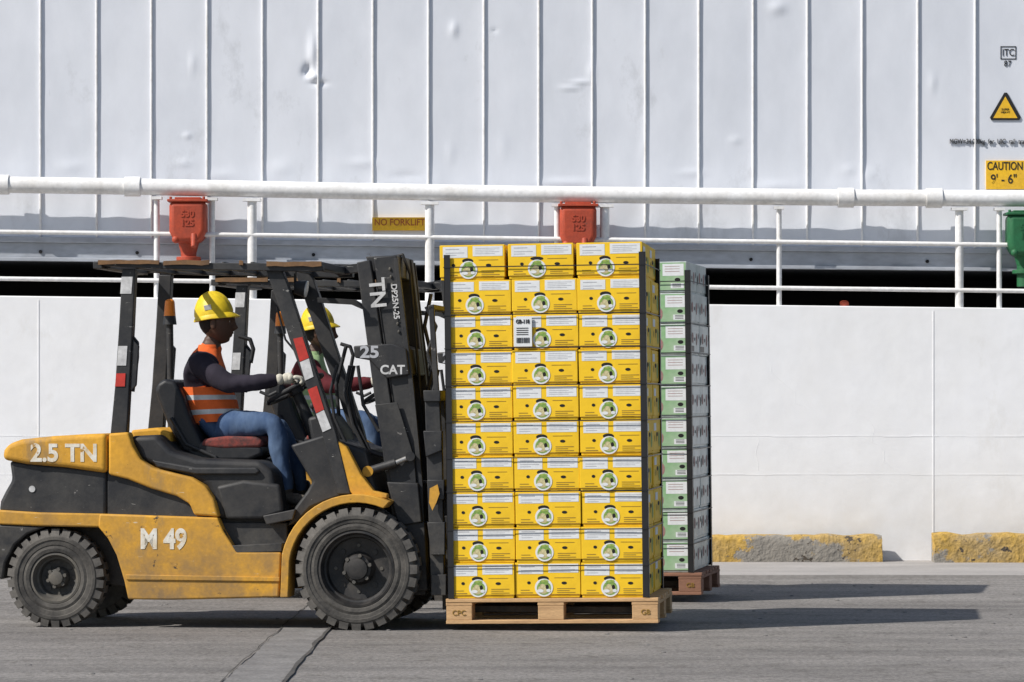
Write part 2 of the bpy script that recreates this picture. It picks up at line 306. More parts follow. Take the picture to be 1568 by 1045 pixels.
    for x0,x1,dy in ((150,243,0),(250,320,1),(366,372,1),(408,492,3)):
        n=6; top=[(x0+(x1-x0)*i/n,399+dy-random.random()*2) for i in range(n+1)]
        bot=[(x0+(x1-x0)*i/n,404+dy+random.random()*2) for i in range(n,-1,-1)]
        lp(mb,top+bot,.035,.049)
    mb.build('guard_roof_edge_trim','rust',E)
    part('guard_front_brace','blk',[(478,408),(500,404),(560,396),(604,392),(604,399),(560,410),(500,418)],.86,.92,bev=.003,tv=.5)
    part('guard_front_lower','blk',[(462,452),(520,455),(545,470),(545,476),(515,463),(462,460)],.9,.95,tv=.4,bev=.002)
    mb=MB()
    for v in (.2,.95):
        p=L(452,440,v); mb.cyl(p,p+Vector((.06,0,-.01)),.035,.05,m=0); mb.cyl(p+Vector((.06,0,-.01)),p+Vector((.066,0,-.011)),.046,m=1); mb.cyl(p,p+Vector((0,0,.09)),.008)
    mb.build('work_lamps',['blk2','glass'],E)
    mb=MB(); p=L(260,484,.93); mb.cyl(p+Vector((0,0,-.05)),p,.04,.034,m=1); mb.cyl(p,p+Vector((0,0,.08)),.034,.028,m=0); mb.sph(p+Vector((0,0,.08)),(.028,.028,.018),m=0)
    mb.cyl(p+Vector((0,0,-.05)),L(262,655,.93),.02,m=1)
    mb.build('amber_beacon',['org','blk'],E)
    mb=MB(); mb.tube([L(203,515,.12),L(211,525,.12),L(211,548,.12),L(204,600,.12)],.008)
    mb.tube([L(366,515,.95),L(383,520,.95),L(388,535,.95),L(384,556,.95)],.012)
    mb.tube([L(398,600,.3),L(412,606,.3),L(424,600,.3)],.009)
    mb.tube([L(424,470,.22),L(437,520,.22),L(470,560,.25)],.006)
    mb.tube([L(516,560,.3),L(506,600,.3),L(512,640,.3),L(530,680,.3)],.009); mb.tube([L(530,530,.7),L(515,590,.7),L(520,650,.7),L(550,700,.7)],.011)
    for dv in (0,.06,.12): 
        mb.tube([L(500,672,.35+dv),L(478,625,.33+dv)],.006); mb.sph(L(478,622,.33+dv),(.014,.014,.018))
    mb.build('handles_and_levers','blk2',E)
    mb=MB(); c=L(452,596,.55); ax=Matrix.Rotation(rad(-28),4,'Y'); R=.17
    ring=[c+ax@Vector((R*math.cos(t),R*math.sin(t),0)) for t in [2*math.pi*i/28 for i in range(29)]]
    mb.tube(ring,.013,seg=10)
    for a in (0,2.1,4.2): mb.cyl(c,c+ax@Vector((R*math.cos(a),R*math.sin(a),0)),.009)
    mb.cyl(c+ax@Vector((0,0,.015)),c+ax@Vector((0,0,-.03)),.045); mb.cyl(c,L(492,690,.55),.03,.04)
    mb.build('steering_wheel','blk2',E)
    part('seat_back','blk2',[(237,600),(240,588),(252,580),(268,584),(280,606),(291,640),(314,690),(300,700),(280,690),(256,650)],.34,.8,bev=.035,segs=5)
    part('seat_base','blk2',[(282,688),(310,676),(400,684),(402,697),(380,706),(300,706)],.34,.8,bev=.02,segs=4)
    part('seat_cushion','seat',[(306,684),(312,672),(345,668),(392,669),(402,677),(398,686),(340,688)],.335,.805,bev=.018,segs=4)
    mb=MB(); mb.tube([L(262,640,.33),L(285,680,.33),L(330,700,.33),L(335,712,.33)],.011); mb.build('seat_hip_bar','blk2',E)
    # mast
    rails=[(546,402),(566,398),(570,420),(596,600),(624,780),(636,905),(612,905),(600,790),(572,600),(552,450)]
    part('mast_outer_rail','blk',rails,.24,.31,mir=True,bev=.006)
    rails2=[(572,394),(607,391),(612,430),(632,600),(645,740),(652,912),(630,912),(622,780),(600,600),(576,430)]
    part('mast_inner_rail','blk',rails2,.26,.34,mir=True,bev=.006)
    part('mast_rail_flange','blk',[(603,396),(609,396),(634,600),(647,740),(654,905),(646,905),(640,740),(627,600)],.245,.262,mir=True,bev=.002)
    part('mast_top_crosshead','blk',[(560,393),(608,391),(611,425),(570,428)],.34,.81,bev=.006)
    part('mast_mid_crossmember','blk',[(541,530),(600,526),(622,534),(627,574),(592,580),(566,552),(543,548)],.23,.92,bev=.008)
    part('mast_lower_crossmember','blk',[(592,738),(640,740),(646,800),(610,806)],.2,.95,bev=.008)
    part('mast_shield','blk',[(574,620),(608,616),(634,700),(640,770),(606,772),(590,700)],.232,.24,bev=.003)
    part('mast_axle_bracket','blk',[(585,800),(650,800),(655,905),(600,905)],.22,.4,mir=True,bev=.008)
    mb=MB()
    mb.cyl(L(590,420,.42),L(632,880,.42),.03); mb.cyl(L(590,420,.73),L(632,880,.73),.03)
    mb.cyl(L(590,400,.57),L(632,880,.57),.045)
    mb.build('lift_cylinders','blk',E)
    mb=MB(); mb.cyl(L(563,722,.2),L(606,709,.2),.024,m=0); mb.cyl(L(606,709,.2),L(628,700,.22),.014,m=1); mb.cyl(L(563,722,.17),L(563,722,.23),.030,m=2); mb.cyl(L(628,699,.19),L(628,699,.25),.026,m=0)
    mb.cyl(L(563,722,.95),L(625,703,.95),.028,m=0); mb.build('tilt_cylinder',['blk','met','fy'],E)
    mb=MB()
    for v in (.48,.5,.52,.66,.64): mb.tube([L(592,396,v),L(618,380,v)*.5+L(615,400,v)*.5,L(628,420,v),L(640,560,v),L(652,700,v)],.008,seg=8)
    for v,o in ((.36,0),(.38,6),(.8,3)): mb.tube([L(536+o,560,v),L(528+o,600,v),L(540+o,650,v),L(560+o,690,v),L(590+o,700,v)],.011,seg=8)
    mb.tube([L(548,560,.3),L(556,620,.3),L(580,660,.3),L(604,650,.3)],.01,seg=8)
    mb.tube([L(652,470,.2),L(668,500,.2),L(655,540,.2),L(668,580,.2),L(660,610,.2)],.009,seg=8)
    mb.tube([L(660,450,.5),L(650,500,.5),L(664,560,.5),L(652,610,.5)],.011,seg=8)
    mb.build('hydraulic_hoses','blk2',E)
    mb=MB()
    for i in range(9):
        y=412+i*12; x=597+i*1.7; mb.sph(L(x,y,.255),(.007,.007,.010),seg=8,rings=6)
    mb.build('mast_bolts','rimg',E)
    mb=MB()
    for v in (.12,.32,.54,.78,.98): lp(mb,[(650,602),(672,602),(677,700),(680,900),(660,905),(655,760)],v,v+.05,tv=.12)
    lp(mb,[(648,598),(674,598),(674,615),(649,615)],.1,1.05); lp(mb,[(654,735),(680,735),(680,765),(655,765)],.1,1.05); lp(mb,[(660,880),(683,880),(683,912),(660,912)],.1,1.05)
    lp(mb,[(648,660),(676,660),(676,690),(652,700)],.09,.16); lp(mb,[(654,800),(681,800),(681,850),(660,850)],.09,.16)
    for v in (.12,.98): lp(mb,[(656,470),(664,468),(672,600),(664,602)],v,v+.03,tv=.12)
    lp(mb,[(655,468),(664,466),(665,474),(656,476)],.12,1.01)
    mb.build('carriage_backrest','blk',E,bevel=.004)
    mb=MB(); a=L(662,780,.12)
    for v in (.3,.77): mb.box(a.x+.03,a.x+.07,v,v+.11,.10,.62); mb.box(a.x+.05,a.x+1.15,v+.003,v+.107,.088,.125)
    mb.build('forks','blk',E,bevel=.004)
    part('carriage_paint_mark','fy',[(658,748),(670,742),(673,756),(668,770),(662,782),(657,770)],.084,.089,bev=0)
    text('2.5 TN',.135,L(98,695,.0385),'wt',E,'capacity_lettering',bold=.004,sx=.98)
    text('M 49',.15,L(250,827,.0435),'wt',E,'fleet_number_lettering',bold=.006,sx=.85)
    text('CAT',.07,L(601,567,.229),'wt2',E,'mast_lettering',bold=.002)
    text('25',.09,L(566,540,.229),'gry',E,'mast_number',sx=1.2,bold=.003)
    text('TN',.12,L(577,449,.239),'wt2',E,'mast_letter',bold=.003,roll=-85)
    text('DP25N-25',.045,L(605,462,.244),'wt2',E,'mast_model_number',bold=.001,roll=-85)
    mb=MB(); p=L(49,749,.07); mb.cyl(p,p+Vector((0,.02,0)),.018); mb.build('counterweight_badge','wt2',E)
    return E
forklift(FR1); forklift(FR2)
# ---------------------------------------------------------------- people
def person(FR,shirt,vest,dx=0):
    E=empty('forklift_driver',FR)
    P=lambda x,y,v:L(x,y,v)
    nodes={ 'pel':(P(330,652,.57),.120,.135,'leg'),'wai':(P(322,622,.57),.125,.135,'tor'),'che':(P(314,585,.57),.138,.145,'tor'),'ucs':(P(313,556,.57),.115,.13,'tor'),
     'nek':(P(322,533,.57),.055,.055,'nk'),'hd':(P(329,510,.57),.05,.05,'nk'),
     'shn':(P(306,560,.42),.075,.075,'arm'),'eln':(P(352,590,.34),.056,.056,'arm'),'fan':(P(392,586,.36),.050,.050,'arm'),'wrn':(P(428,581,.38),.034,.034,'arm'),
     'shf':(P(306,560,.72),.075,.075,'arm'),'elf':(P(350,588,.82),.056,.056,'arm'),'faf':(P(392,586,.78),.050,.050,'arm'),'wrf':(P(428,582,.74),.034,.034,'arm'),
     'hin':(P(340,655,.47),.095,.095,'leg'),'thn':(P(382,648,.42),.082,.082,'leg'),'knn':(P(422,650,.37),.066,.066,'leg'),'can':(P(429,692,.38),.058,.058,'leg'),'ann':(P(437,738,.40),.048,.048,'leg'),
     'hen':(P(440,762,.40),.038,.038,'sho'),'ton':(P(462,766,.38),.036,.036,'sho'),'tn2':(P(476,769,.37),.028,.028,'sho'),
     'hif':(P(340,655,.67),.095,.095,'leg'),'thf':(P(386,650,.72),.082,.082,'leg'),'knf':(P(430,656,.76),.066,.066,'leg'),'caf':(P(446,694,.76),.058,.058,'leg'),'anf':(P(460,740,.74),.044,.044,'leg'),
     'hef':(P(460,762,.74),.036,.036,'sho'),'tof':(P(490,764,.75),.034,.034,'sho')}
    edges=[('pel','wai'),('wai','che'),('che','ucs'),('ucs','nek'),('nek','hd'),('ucs','shn'),('shn','eln'),('eln','fan'),('fan','wrn'),('ucs','shf'),('shf','elf'),('elf','faf'),('faf','wrf'),
     ('pel','hin'),('hin','thn'),('thn','knn'),('knn','can'),('can','ann'),('ann','hen'),('hen','ton'),('ton','tn2'),('pel','hif'),('hif','thf'),('thf','knf'),('knf','caf'),('caf','anf'),('anf','hef'),('hef','tof')]
    def skin(vs,es,rs,root,sub=2):
        me=bpy.data.meshes.new('s'); me.from_pydata([tuple(v) for v in vs],es,[]); ob=bpy.data.objects.new('s',me); S.collection.objects.link(ob)
        sm=ob.modifiers.new('Skin','SKIN'); sm.use_smooth_shade=True
        for i,(a,b) in enumerate(rs): 
            d=me.skin_vertices[0].data[i]; d.radius=(a,b); d.use_root=(i==root)
        ss=ob.modifiers.new('Sub','SUBSURF'); ss.levels=sub; ss.render_levels=sub
        dg=bpy.context.evaluated_depsgraph_get(); out=bpy.data.meshes.new_from_object(ob.evaluated_get(dg)); bpy.data.objects.remove(ob); return out
    ks=list(nodes); vs=[nodes[k][0] for k in ks]; es=[(ks.index(a),ks.index(b)) for a,b in edges]
    me=skin(vs,es,[(nodes[k][1],nodes[k][2]) for k in ks],0,3)
    me.materials.clear()
    for k in (shirt,vest,'refl','jean','shoe','skin'): me.materials.append(M[k])
    def seg(p,a,b):
        ab=b-a; t=max(0,min(1,(p-a).dot(ab)/ab.length_squared)); return (p-(a+ab*t)).length,t
    yz=lambda y:P(320,y,.57).z
    zs=yz(592); uc=P(326,560,.57).x
    from mathutils import noise as mn
    for v in me.vertices: # cloth folds
        n=v.normal; k=mn.noise(v.co*9)*.009+mn.noise(Vector((v.co.x*30,v.co.y*8,v.co.z*18)))*.0035
        if v.co.z<yz(520): v.co+=n*k
    for p in me.polygons:
        c=p.center; best=9;lab=''
        for a,b in edges:
            A,B=nodes[a],nodes[b]; d,t=seg(c,A[0],B[0]); d-= A[1]*(1-t)+B[1]*t
            if d<best: best=d; lab=A[3] if (t<.5 and A[3]!='tor') or B[3]=='tor' else B[3]
            if d==best and a=='ucs' and b.startswith('sh'): lab='arm' if t>.75 else 'tor'
            if d==best and (a,b)==('ucs','nek'): lab='nk' if t>.75 else 'tor'
            if d==best and (a,b)==('pel','wai'): lab='tor' if t>.1 else 'leg'
            if d==best and a in('pel',) and b.startswith('hi'): lab='leg'
        if lab=='tor':
            mi=1 if (c.z<zs or c.x>uc or c.z>yz(543)) else 0
        else: mi={'arm':0,'leg':3,'sho':4,'nk':5}[lab]
        p.material_index=mi
    ob=bpy.data.objects.new('body',me); S.collection.objects.link(ob); ob.parent=E
    # vest skirt with reflective bands, hanging over the waist
    mb=MB(); rows=22; sg=56; vs=[]
    for j in range(rows+1):
        t=j/rows; y=593+(648-593)*t; cx=314+(331-314)*t; c=P(cx,y,.57)
        for i in range(sg):
            a=2*math.pi*i/sg; ru=.150+.006*math.sin(t*3)-.004*t; rv=.176-.010*t
            k=mn.noise(Vector((math.cos(a)*2.4,math.sin(a)*2.4,t*1.6)))*.013*(.3+t)+math.sin(a*9+t*2)*.003*t
            vs.append(c+Vector(((ru+k)*math.cos(a),(rv+k)*math.sin(a),.012*math.cos(a+.6)*t)))
    for j in range(rows):
        mi=1 if j in (5,6,7,14,15,16) else 0
        mb.add([vs[j*sg+i] for i in range(sg)]+[vs[(j+1)*sg+i] for i in range(sg)],[(i,(i+1)%sg,(i+1)%sg+sg,i+sg) for i in range(sg)],mi)
    mb.build('vest_skirt',[vest,'refl'],E,ang=70)
    hc=P(332,494,.57); mb=MB(); MH=Matrix.Rotation(rad(4),4,'Y')
    def hf(u):
        x,y,z=u; X=x*.098;Yy=y*.074;Z=z*.122
        if z<0: Yy*=1+.28*z; 
        if z<0 and x<0: X*=1+.45*z
        if x>0:
            g=lambda yc,zc,sy,sz: math.exp(-(((y-yc)/sy)**2+((z-zc)/sz)**2))
            X+=.023*g(0,-.20,.17,.13)+.011*g(0,-.02,.12,.2)+.006*g(0,.26,.5,.12)-.010*(g(.36,.08,.16,.12)+g(-.36,.08,.16,.12))+.013*g(0,-.45,.32,.065)+.012*g(0,-.58,.30,.06)+.022*g(0,-.85,.4,.18)
        return Vector((X,Yy,Z))
    mb.sph(hc,(1,1,1),m=0,seg=56,rings=48,fn=hf,M4=MH)
    for sgn in (-1,1):
        mb.sph(hc+MH@Vector((-.005,sgn*.074,-.008)),(.018,.009,.032),m=0)
        mb.sph(hc+MH@Vector((.075,sgn*.030,.010)),(.010,.012,.007),m=1); mb.sph(hc+MH@Vector((.0825,sgn*.030,.010)),(.004,.006,.005),m=2)
    mb.sph(hc+Vector((-.022,0,.018)),(.083,.075,.10),m=2)
    mb.build('head',['skin','eye','hair'],E)
    mb=MB(); hh=P(328,484,.57); MR=Matrix.Rotation(rad(-9),4,'Y')
    def dome(u):
        z=max(u.z,0); r=Vector((u.x*.108,u.y*.095,z*.136)); 
        if abs(u.y)<.16 and z>.1: r*=1.05
        if .3<abs(u.y)<.42 and z>.1: r*=1.02
        return r
    mb.sph(hh,(1,1,1),m=0,seg=60,rings=30,fn=dome,M4=MR)
    n=40; top=[];bot=[]
    for i in range(n):
        t=2*math.pi*i/n; e=.012+ .026*max(0,math.cos(t))**1.5
        q=Vector((math.cos(t)*(.108+e),math.sin(t)*(.095+e*.8),-.012-.01*max(0,math.cos(t))))
        top.append(hh+MR@q); bot.append(hh+MR@(q+Vector((0,0,-.006))))
    ctr=[hh+MR@Vector((math.cos(2*math.pi*i/n)*.106,math.sin(2*math.pi*i/n)*.093,.01)) for i in range(n)]
    mb.add(top+bot+ctr,[(i,(i+1)%n,(i+1)%n+n,i+n) for i in range(n)]+[(i,(i+1)%n,(i+1)%n+2*n,i+2*n) for i in range(n)]+[tuple(range(n,2*n))],0)
    s0=hh+MR@Vector((-.01,-.096,.048)); mb.box(-.020,.020,-.002,.002,-.014,.014,1,Matrix.Translation(s0)@MR@Matrix.Rotation(rad(18),4,'X'))
    mb.build('hard_hat',['hat','bw'],E,ang=50)
    mb=MB(); nk=P(321,534,.57); mb.lathe([(.066,-.02),(.070,0),(.062,.022),(.056,.02),(.060,-.02)],(0,0,0),24); mb.v=[tuple(nk+Vector((a,-c,b)) ) for a,b,c in mb.v]; mb.build('collar',vest,E)
    for (w,v2,sg) in ((nodes['wrn'][0],.40,1),(nodes['wrf'][0],.71,-1)):
        tgt=P(452,578,v2); f=(tgt-w).normalized(); s=Vector((0,1,0))*sg; s=(s-f*s.dot(f)).normalized(); n_=f.cross(s); 
        if n_.z>0: n_=-n_
        parts=[]; w=w+f*.012
        def chain(pts,r):
            parts.append((list(pts),[(i,i+1) for i in range(len(pts)-1)],[(q,q) for q in r]))
        pm=w+f*.05
        chain([w-f*.04,w+f*.02],[.040,.034])
        chain([w,w+f*.035,w+f*.07],[.030,.036,.033])
        chain([pm+s*.02-f*.02,pm+s*.026+f*.02],[.025,.021])
        chain([pm-s*.02-f*.02,pm-s*.026+f*.02],[.025,.021])
        for i,ln in enumerate((.9,1.,.95,.75)):
            b=pm+s*(.033-i*.022)+f*.012
            k1=b+f*.02; k2=k1+f*.032*ln+n_*.008; k3=k2+n_*.028*ln+f*.006; k4=k3+n_*.012-f*.022*ln
            chain([b,k1,k2,k3,k4],[.012,.0125,.0115,.0108,.0092])
        b=pm+s*.028-f*.025
        chain([b,b+s*.018+f*.012+n_*.008,b+s*.022+f*.036+n_*.02,b+s*.010+f*.056+n_*.032],[.015,.014,.0125,.0100])
        for a,b_,c_ in parts:
            m_=skin(a,b_,c_,0,2); m_.materials.clear(); m_.materials.append(M['glove'])
            o=bpy.data.objects.new('gloved_hand',m_); S.collection.objects.link(o); o.parent=E
    return E
person(FR1,'shirt','vest'); person(FR2,'shirt2','vest2')
# ---------------------------------------------------------------- boxes
import bmesh
def disc(mb,cx,cz,rx,rz,y,m,seg=20,face='f',w=0):
    pts=[(cx+rx*math.cos(2*math.pi*i/seg),cz+rz*math.sin(2*math.pi*i/seg)) for i in range(seg)]
    if face=='f': vs=[(a,y,b) for a,b in pts]
    else: vs=[(w-y,a,b) for a,b in pts]
    mb.add(vs,[tuple(range(seg))],m)
def rect(mb,x0,x1,z0,z1,y,m,face='f',w=0):
    if face=='f': vs=[(x0,y,z0),(x1,y,z0),(x1,y,z1),(x0,y,z1)]
    else: vs=[(w-y,x0,z0),(w-y,x1,z0),(w-y,x1,z1),(w-y,x0,z1)]
    mb.add(vs,[(0,1,2,3)],m)
def boxmesh(w,d,h,var,green=False):
    me=bpy.data.meshes.new('fruit_box'); bm=bmesh.new()
    for (a,b,z0,z1) in ((0,0,.016,h),(.005,.005,0,.02)):
        r=bmesh.ops.create_cube(bm,size=1)
        for v in r['verts']: v.co=Vector((a+(v.co.x+.5)*(w-2*a), a+(v.co.y+.5)*(d-2*a), z0+(v.co.z+.5)*(z1-z0)))
    bmesh.ops.bevel(bm,geom=[e for e in bm.edges],offset=.003,segments=2,affect='EDGES',profile=.5)
    bm.to_mesh(me); bm.free()
    mb=MB(); mb.v=[tuple(v.co) for v in me.vertices]; mb.f=[tuple(p.vertices) for p in me.polygons]; mb.m=[0]*len(mb.f)
    e=-.0012
    X=lambda px:px/100*w; Z=lambda py:h-py/54*h
    if not green:
        t={0:0,1:0,2:2}[var]
        rect(mb,X(5),X(43),Z(19.5-t),Z(2.5),e,1); rect(mb,X(51),X(97),Z(17.5-t),Z(2),e,1)
        for i in range(4): rect(mb,X(55),X(92-7*(i%2)),Z(5.7+i*2.8),Z(5+i*2.8),e-.0006,6)
        rect(mb,X(9),X(30),Z(7),Z(5.6),e-.0006,6); rect(mb,X(9),X(38),Z(12.5),Z(11.5),e-.0006,6); rect(mb,X(9),X(26),Z(16),Z(15.2),e-.0006,6)
        if var!=1: disc(mb,X(43),Z(24.5),X(8.5),.014,e*1.4,2)
        else: disc(mb,X(44),Z(23),X(10),.010,e*1.4,2)
        disc(mb,X(44),Z(38.5),.050,.049,e*1.9,1,28)
        disc(mb,X(44),Z(39),.039,.038,e*2.4,3,28)
        disc(mb,X(42.5),Z(41.5),.029,.023,e*2.8,4,20); disc(mb,X(49),Z(37.5),.009,.013,e*3.2,2,12); disc(mb,X(38.5),Z(43.5),.018,.009,e*3.4,1,12)
        disc(mb,X(51),Z(43),.012,.009,e*3.6,1,12); disc(mb,X(42),Z(35),.014,.008,e*3.5,4,12)
        mb.add([(X(37),e*3,Z(29.5)),(X(51),e*3,Z(29.5)),(X(50),e*3,Z(27)),(X(46),e*3,Z(26)),(X(40),e*3,Z(27))],[(0,1,2,3,4)],3)
        disc(mb,X(21),Z(31),.010,.0085,e,2,12); disc(mb,X(75),Z(31.5),.015,.008,e,2,12)
        for i in range(4): rect(mb,X(64),X(92-9*(i%2)),Z(40.6+i*3.0),Z(39.6+i*3.0),e,5)
        rect(mb,X(8),X(27),Z(47),Z(45.7),e,5); rect(mb,X(8),X(22),Z(42.8),Z(41.8),e,5); rect(mb,X(60),X(90),Z(23.8),Z(23),e,5)
        rect(mb,.008,w-.008,.0165,.0195,e,5)
        for k in (.08,.30):
            disc(mb,d*k+.06,Z(30),.012,.02,e,2,12,'s',w)
        disc(mb,d*.5,Z(24),.05,.013,e,2,16,'s',w); disc(mb,d*.75,Z(32),.05,.045,e,3,16,'s',w); rect(mb,d*.1,d*.4,Z(18),Z(6),e,1,'s',w)
        mats=['by','bw','bk','bg','bg2','btx','gry']
    else:
        rect(mb,.006,w-.006,Z(50),Z(2),e,1); rect(mb,X(58),X(95),Z(25),Z(4),e*1.5,4); rect(mb,X(10),X(50),Z(24),Z(5),e*1.5,4)
        for i in range(3): rect(mb,X(62),X(88),Z(8.8+i*4.5),Z(8+i*4.5),e*2,3)
        disc(mb,X(84),Z(32),.018,.012,e*1.5,2); disc(mb,X(40),Z(36),.05,.05,e*1.5,3); rect(mb,X(72),X(95),Z(47),Z(38),e*1.4,4)
        for i in range(3): rect(mb,X(75),X(90),Z(40+i*2.5),Z(39+i*2.5),e*1.9,2)
        if var==1: rect(mb,d*.05,d*.45,Z(48),Z(38),e,5,'s',w)
        disc(mb,d*.3,Z(24),.045,.035,e,3,9,'s',w); disc(mb,d*.72,Z(26),.035,.04,e,3,9,'s',w); disc(mb,d*.10,Z(28),.02,.03,e,2,12,'s',w); disc(mb,d*.9,Z(20),.014,.02,e,2,12,'s',w); disc(mb,d*.52,Z(26),.018,.012,e,2,12,'s',w)
        mats=['gw','gg','bk','pk','bw','strap']
    me2=bpy.data.meshes.new('fruit_box'); me2.from_pydata(mb.v,[],mb.f)
    for x in mats: me2.materials.append(M[x])
    for p,mi in zip(me2.polygons,mb.m): p.material_index=mi
    return me2
PW=1.165; PDp=1.0
def pallet(FRm,wood,green=False):
    tilt=rad(-.7)
    BM=FRm@Matrix.Translation((.485,.09,.034))@Matrix.Rotation(tilt,4,'Y')
    E=empty('wooden_pallet',BM); mb=MB()
    for y in (0,.45,.9): mb.box(0,PW,y,y+.1,0,.02)
    for y in (0,.43,.86):
        for x,w in ((0,.145),(.505,.145),(PW-.145,.145)): mb.box(x+.002,x+w-.002,y+.004,y+.136,.0205,.098)
    for x in (0,.505,PW-.145): mb.box(x,x+.145,.003,PDp-.003,.0985,.117)
    n=7
    for i in range(n): 
        y=i*(PDp-.1)/(n-1); mb.box(random.uniform(-.004,.004),PW+random.uniform(-.004,.004),y,y+.1,.1175,.138)
    mb.build('pallet_timber',wood,E,bevel=.003,smooth=False)
    text('CPC',.04,(.072,.001,.06),'btx',E,'pallet_stencil'); text('GB',.04,(PW-.07,.001,.06),'btx',E,'pallet_stencil')
    Bx=empty('fruit_box_stack',BM)
    w=1.088/3; h=.1935; dd=.49
    ms=[boxmesh(w-.004,dd,h-.002,i,green) for i in range(3)]
    for l in range(10):
        var=random.choice([0,0,1,2]); lo=random.uniform(-.004,.004)
        for c in range(3):
            for k in range(2):
                o=bpy.data.objects.new('fruit_box',ms[random.choice([var,var,0,2])] ); S.collection.objects.link(o); o.parent=Bx
                x=.022+c*w+lo+random.uniform(-.003,.003); 
                if l==9: x+=[-.034,-.018,-.006][c]
                o.location=(x,.012+k*(dd+.003)+random.uniform(-.006,.006),.139+l*h+random.uniform(0,.002))
                o.rotation_euler=(random.uniform(-.006,.006),random.uniform(-.004,.004),random.uniform(-.010,.010))
    mb=MB(); z0=.14; z1=.139+9.72*h; y0=.0; x0=.012; x1=.022+1.088+.006; y1=.012+2*dd+.012
    for (xa,sx) in ((x0,1),(x1,-1)):
        for ya,sy in ((y0-.002,1),(y1,-1)):
            mb.box(min(xa,xa+sx*.034),max(xa,xa+sx*.034),min(ya,ya+sy*.003),max(ya,ya+sy*.003),z0,z1)
            mb.box(min(xa,xa+sx*.003),max(xa,xa+sx*.003),min(ya,ya+sy*.05),max(ya,ya+sy*.05),z0,z1)
    mb.build('corner_guards','strap',Bx)
    mb=MB()
    for l in (.9,1.92,3.0,3.95,4.98,6.0,7.05,8.0,9.35):
        z=.139+l*h; y=y0+.0005
        mb.box(x0-.002,x1+.002,y-.006,y-.004,z,z+.006); mb.box(x1+.001,x1+.003,y-.006,y1+.004,z,z+.006); mb.box(x0-.003,x0-.001,y-.006,y1+.004,z,z+.006); mb.box(x0-.002,x1+.002,y1+.004,y1+.006,z,z+.006)
    mb.build('strapping','strap',Bx)
    if not green:
        mb=MB(); mb.box(w+.03,w+.13,-.004,.002,.139+7.1*h,.139+7.92*h); mb.build('pallet_label','bw',Bx)
        text('GB-118',.030,(w+.08,-.006,.139+7.80*h),'sigk',Bx,'pallet_label_text',sx=.8,bold=.001)
        mb=MB()
        for i in range(16): mb.box(w+.045+i*.0046,w+.045+i*.0046+random.choice([.001,.002,.003]),-.006,-.0035,.139+7.2*h,.139+7.35*h)
        for i in range(4): mb.box(w+.045,w+.11,-.006,-.0035,.139+(7.43+i*.06)*h,.139+(7.45+i*.06)*h)
        mb.build('pallet_label_barcode','sigk',Bx)
pallet(FR1,'wood'); pallet(FR2,'wood2',True)
# ---------------------------------------------------------------- setting
g=MB(); g.box(-300,300,-200,300,-.5,0); g.build('ground','ground')
DW=27.35; wy=DW-20
def sheet(name,m,pts,z,z0=None):
    mb=MB()
    if z0 is None: mb.add([(x,y,z) for x,y in pts],[tuple(range(len(pts)))])
    else: mb.prism([(x,y,z) for x,y in pts],[(x,y,z0) for x,y in pts])
    return mb.build(name,m,smooth=False)
sheet('pavement','pav',[(-40,5.15),(40,5.0),(40,wy+.1),(-40,wy+.1)],.022,-.05)
n=70; lft=[(-1.32+.09*i/n+random.uniform(-.012,.012),-8+13*i/n) for i in range(n+1)]; rgt=[(-1.05+.07*i/n,-8+13*i/n) for i in range(n,-1,-1)]
mb=MB(); mb.add([(x,y,.004) for x,y in lft]+[(x,y,.004) for x,y in rgt],[(i,i+1,2*n-i,2*n+1-i) for i in range(n)]); mb.build('asphalt_patch_strip','dk',smooth=False)
mb=MB(); 
def crack(x,y0,y1,wd,dx=0):
    n=60; a=[];b=[]
    for i in range(n+1):
        y=y0+(y1-y0)*i/n; xx=x+dx*i/n+random.uniform(-.008,.008); a.append((xx-wd/2*random.uniform(.4,1.3),y,.008)); b.append((xx+wd/2*random.uniform(.4,1.3),y,.008))
    mb.add(a+b,[(i,i+1,i+1+n+1,i+n+1) for i in range(n)])
crack(-1.04,-8,5,.022,.06); crack(-1.33,-8,5,.008,.1); crack(4.1,-8,5,.014,.0)
mb.build('ground_joint','joint',smooth=False)
mb=MB()
for i in range(140):
    x=random.uniform(-3,3.4); y=random.uniform(-4.2,4.8); r=random.uniform(.003,.011); mb.sph((x,y,r*.2),(r*1.4,r,r*.5),seg=7,rings=5)
mb.build('ground_pebbles','dk')
def topz(px,base0=453,base1=472,D=DW): return W(px,base0+(base1-base0)*px/1568,D).z
mb=MB(); xa,xb=-900,2500
A=W(xa,0,DW).x;B=W(xb,0,DW).x; za,zb=topz(xa),topz(xb)
mb.prism([(A,wy,-.3),(B,wy,-.3),(B,wy,zb),(A,wy,za)],[(A,wy+3,-.3),(B,wy+3,-.3),(B,wy+3,zb),(A,wy+3,za)]); 
Wl=mb.build('white_wall','wall',bevel=.008)
mb=MB()
for px in (59,-350,1429,1900): 
    p=W(px,0,DW); mb.box(p.x-.004,p.x+.004,wy-.003,wy+.01,-.1,topz(px)-.03)
for py in (668,727): 
    n=80; z=W(1105,py,DW).z
    for i in range(n):
        x0=A+(B-A)*i/n; x1=A+(B-A)*(i+1)/n; dz=random.uniform(-.003,.003)
        mb.box(x0,x1,wy-.0008-random.uniform(0,.001),wy+.01,z-.004+dz,z+.004+dz)
mb.build('weld_seams','wall',Wl)
mb=MB()
def poly(pts,w):
    for (x0,y0),(x1,y1) in zip(pts,pts[1:]):
        a=W(x0,y0,DW);b=W(x1,y1,DW); mb.cyl((a.x,wy+w*.4,a.z),(b.x,wy+w*.4,b.z),w,seg=6)
